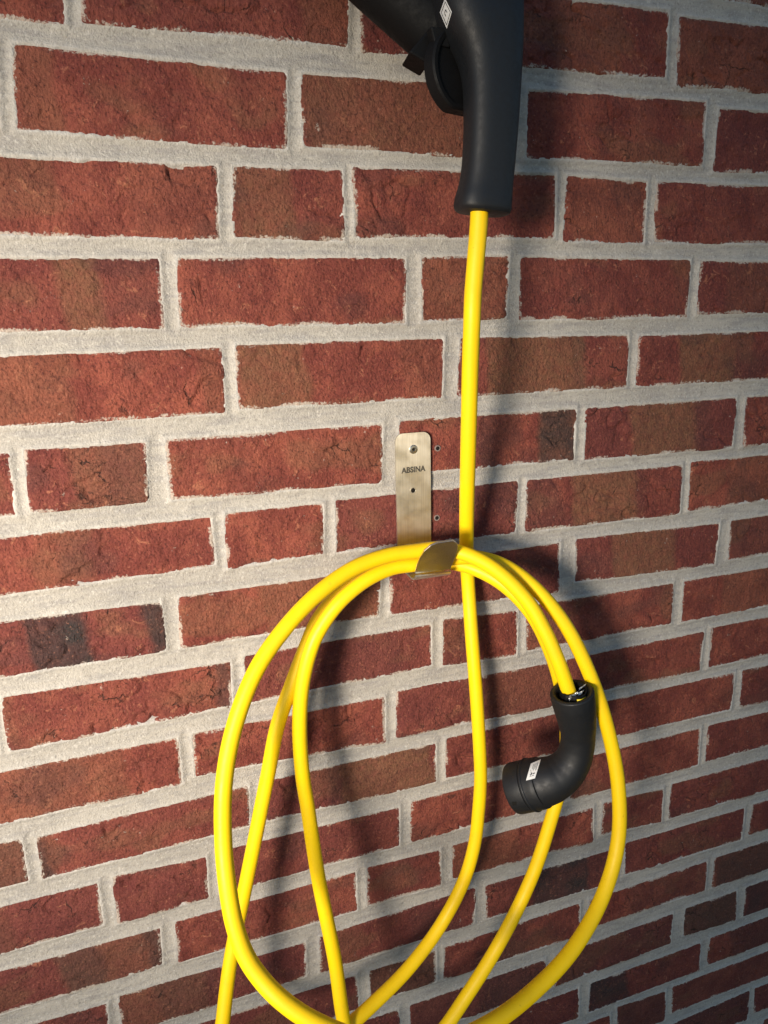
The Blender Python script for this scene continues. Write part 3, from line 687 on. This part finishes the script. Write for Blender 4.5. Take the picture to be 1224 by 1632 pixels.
for nm, p, lab in (('wall_plug', (0.0275, -0.0004, -0.3880), 'small open screw anchor in the brick beside the hook plate top'),
                   ('wall_plug', (0.0262, -0.0004, -0.4638), 'small open screw anchor in the brick beside the hook plate bottom')):
    t = thing(nm, lab, 'wall plug'); t['group'] = 'screw anchors beside the hook'
    a = disc('sleeve', p, (0, -1, 0), [(0.0033, -0.003), (0.0033, 0.0005), (0.0030, 0.0008), (0.0022, 0.0007), (0.0020, -0.002)], M_NYLON, t); sharp(a)
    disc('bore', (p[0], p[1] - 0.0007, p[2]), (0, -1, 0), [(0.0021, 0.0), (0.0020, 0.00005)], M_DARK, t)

# ------------------------------------------------------------------ charging cable
chg = thing('charging_cable', 'yellow electric car charging cable coiled over the hook with black connectors', 'charging cable')
tube('cable', catmull(CABLE, 10), 0.0075, M_CABLE, chg, 28)

con = loft('connector_handle', HANDLE, lambda f: 0.80, 3.0, M_BLACK, chg, 48, True, True, 6)
# head that carries the contacts, its collar block and the dangling cap
hd = tube('connector_head', NECK, 0.0275, M_CAP, con, 40); sharp(hd)
prism('collar_block', BLOCK, (0.004, 0.030, 0), M_CAP, con, 0.0015)
cap = disc('protective_cap', (0.0135, -0.084, -0.0672), (math.sin(math.radians(18)), -math.cos(math.radians(18)), 0.06),
           [(0.0300, -0.008), (0.0315, -0.007), (0.0315, 0.003), (0.0302, 0.0045), (0.0272, 0.0045), (0.0264, 0.003), (0.0262, 0.0018), (0.001, 0.0024)], M_CAP, con, 56, 0.92); sharp(cap)
prism('cap_strap', [(-0.0150, -0.092, -0.0400), (-0.0010, -0.092, -0.0400), (0.0020, -0.092, -0.0530), (-0.0110, -0.092, -0.0530)], (0, 0.010, 0), M_CAP, con, 0.0012)
pr = [q[1] for q in PLUG]
def prad(f):
    t = f * (len(pr) - 1); i = min(int(t), len(pr) - 2); g = t - i; g = g * g * (3 - 2 * g) * 0.3 + g * 0.7
    return pr[i] + (pr[i + 1] - pr[i]) * g
pg = tube('plug', catmull([q[0] for q in PLUG], 8), prad, M_BLACK, chg, 48, True, [(0.97, -0.0012), (0.86, -0.0017), (0.74, -0.0006), (0.68, 0.004), (0.64, 0.012)])
hax = (Vector(HEAD_AXIS[1]) - Vector(HEAD_AXIS[0])).normalized()
hd2 = disc('plug_head', HEAD_AXIS[0], hax, [(0.0180, -0.0062), (0.0258, -0.0058), (0.0265, -0.0045), (0.0268, 0.0005), (0.0269, 0.0040), (0.0270, 0.0062), (0.0279, 0.0068), (0.0282, 0.0080), (0.0278, 0.0092),
     (0.0258, 0.0094), (0.0257, 0.0106), (0.0267, 0.0109), (0.0270, 0.0120), (0.0270, 0.0275), (0.0266, 0.0290), (0.0254, 0.0297), (0.0225, 0.0297), (0.0222, 0.0180)], M_BLACK, pg, 56); sharp(hd2, 50)
from mathutils.bvhtree import BVHTree
def decal(name, quad, host, mat, parent, lift=0.00025, n=8, sub=None):
    """thin sticker wrapped on the host surface; quad = four points in front of it; sub = (u0,u1,v0,v1) window of the quad"""
    vs = []; ps = []
    for ho in (host if isinstance(host, tuple) else (host,)):
        k0 = len(vs); vs += [v.co.copy() for v in ho.data.vertices]; ps += [tuple(k0 + i for i in p.vertices) for p in ho.data.polygons]
    bvh = BVHTree.FromPolygons(vs, ps)
    q = [Vector(p) for p in quad]; u0, u1, v0, v1 = sub or (0, 1, 0, 1)
    bm = bmesh.new(); g = []
    for i in range(n + 1):
        row = []
        for j in range(n + 1):
            u = u0 + (u1 - u0) * j / n; v = v0 + (v1 - v0) * i / n
            p = q[0].lerp(q[1], u).lerp(q[3].lerp(q[2], u), v)
            d = (p - Vector(CAM_LOC)).normalized()
            hit, nr, _, _ = bvh.ray_cast(p - d * 0.1, d)
            row.append(bm.verts.new((hit - d * lift) if hit else p))
        g.append(row)
    for i in range(n):
        for j in range(n): bm.faces.new((g[i][j], g[i][j + 1], g[i + 1][j + 1], g[i + 1][j]))
    me = bpy.data.meshes.new(name); bm.to_mesh(me); bm.free()
    return link(name, me, mat, parent)

decal('sticker', STICKER, con, M_STICK, con, 0.0002, 10)
# printed diamond and letter on the sticker
for w_ in ((0.10, 0.90, 0.10, 0.15), (0.10, 0.90, 0.85, 0.90), (0.10, 0.15, 0.10, 0.90), (0.85, 0.90, 0.10, 0.90)):
    decal('printed_line', STICKER, con, M_INK, con, 0.0004, 6, w_)
for w_ in ((0.36, 0.42, 0.40, 0.62), (0.40, 0.60, 0.36, 0.42), (0.40, 0.60, 0.60, 0.66)):
    decal('printed_letter', STICKER, con, M_INK, con, 0.0004, 3, w_)
decal('sticker', PLUG_STICKER, (pg, hd2), M_STICK, pg, 0.0002, 10)
for w_ in ((0.12, 0.55, 0.18, 0.24), (0.12, 0.45, 0.34, 0.39), (0.12, 0.50, 0.48, 0.53), (0.12, 0.40, 0.62, 0.67), (0.66, 0.72, 0.20, 0.45), (0.66, 0.70, 0.52, 0.75), (0.78, 0.82, 0.25, 0.70)):
    decal('printed_line', PLUG_STICKER, (pg, hd2), M_INK, pg, 0.0004, 3, w_)
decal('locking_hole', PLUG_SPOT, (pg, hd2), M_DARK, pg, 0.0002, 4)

# torn end of the sheath: foil screen, frayed sleeve and a yellow wire in the mouth of the plug
def crumple(name, c, a, b, amp, mat, parent, seed, n=14, hang=0.0):
    c = Vector(c); a = Vector(a); b = Vector(b); nz = a.cross(b).normalized(); r = np.random.RandomState(seed)
    bm = bmesh.new(); g = []
    off = r.uniform(-1, 1, (n + 1, n + 1))
    for i in range(n + 1):
        row = []
        for j in range(n + 1):
            u = j / n * 2 - 1; v = i / n * 2 - 1
            k = 1 + 0.25 * off[i, j] * (abs(u) > 0.85 or abs(v) > 0.85)
            row.append(bm.verts.new(c + a * u * k + b * v * k + nz * amp * (off[i, j] * 0.6 + math.sin(u * 5 + seed) * 0.5 + math.cos(v * 6) * 0.4)))
        g.append(row)
    for i in range(n):
        for j in range(n): bm.faces.new((g[i][j], g[i][j + 1], g[i + 1][j + 1], g[i + 1][j]))
    me = bpy.data.meshes.new(name); bm.to_mesh(me); bm.free()
    o = link(name, me, mat, parent, False); md = o.modifiers.new('thick', 'SOLIDIFY'); md.thickness = 0.0003
    return o
mouth = Vector(PLUG[0][0])
crumple('foil_shield', mouth + Vector((-0.0022, -0.0098, 0.0030)), (0.0072, 0.0006, 0.0006), (0.0006, -0.0010, 0.0032), 0.0009, M_FOIL, pg, 5)
crumple('foil_shield', mouth + Vector((0.0085, -0.0050, 0.0075)), (0.0040, 0.0008, 0.0012), (0.0003, 0.0, 0.0008), 0.0005, M_FOIL, pg, 8, 9)
sleeve = tube('frayed_sleeve', [mouth + Vector((0.001, 0.000, -0.012)), mouth + Vector((0.0008, -0.0005, 0.001)), mouth + Vector((0.0004, -0.001, 0.0055))], lambda f: 0.0128 + 0.0012 * f, M_CAP, pg, 40, False)
for v in sleeve.data.vertices:
    k = float(vnoise(np.array([v.co.x * 700.0]), np.array([v.co.z * 500.0 + v.co.y * 400.0]), 77)[0]) - 0.5
    v.co += Vector((k * 0.0022, k * 0.0016, k * 0.0042 * (v.co.z > mouth.z)))
sleeve.modifiers.new('thick', 'SOLIDIFY').thickness = 0.0012
tube('wire', [mouth + Vector((-0.004, -0.0150, 0.0004)), mouth + Vector((0.001, -0.0158, 0.0002)), mouth + Vector((0.006, -0.0145, 0.0010))], 0.0011, M_WIRE, pg, 10)
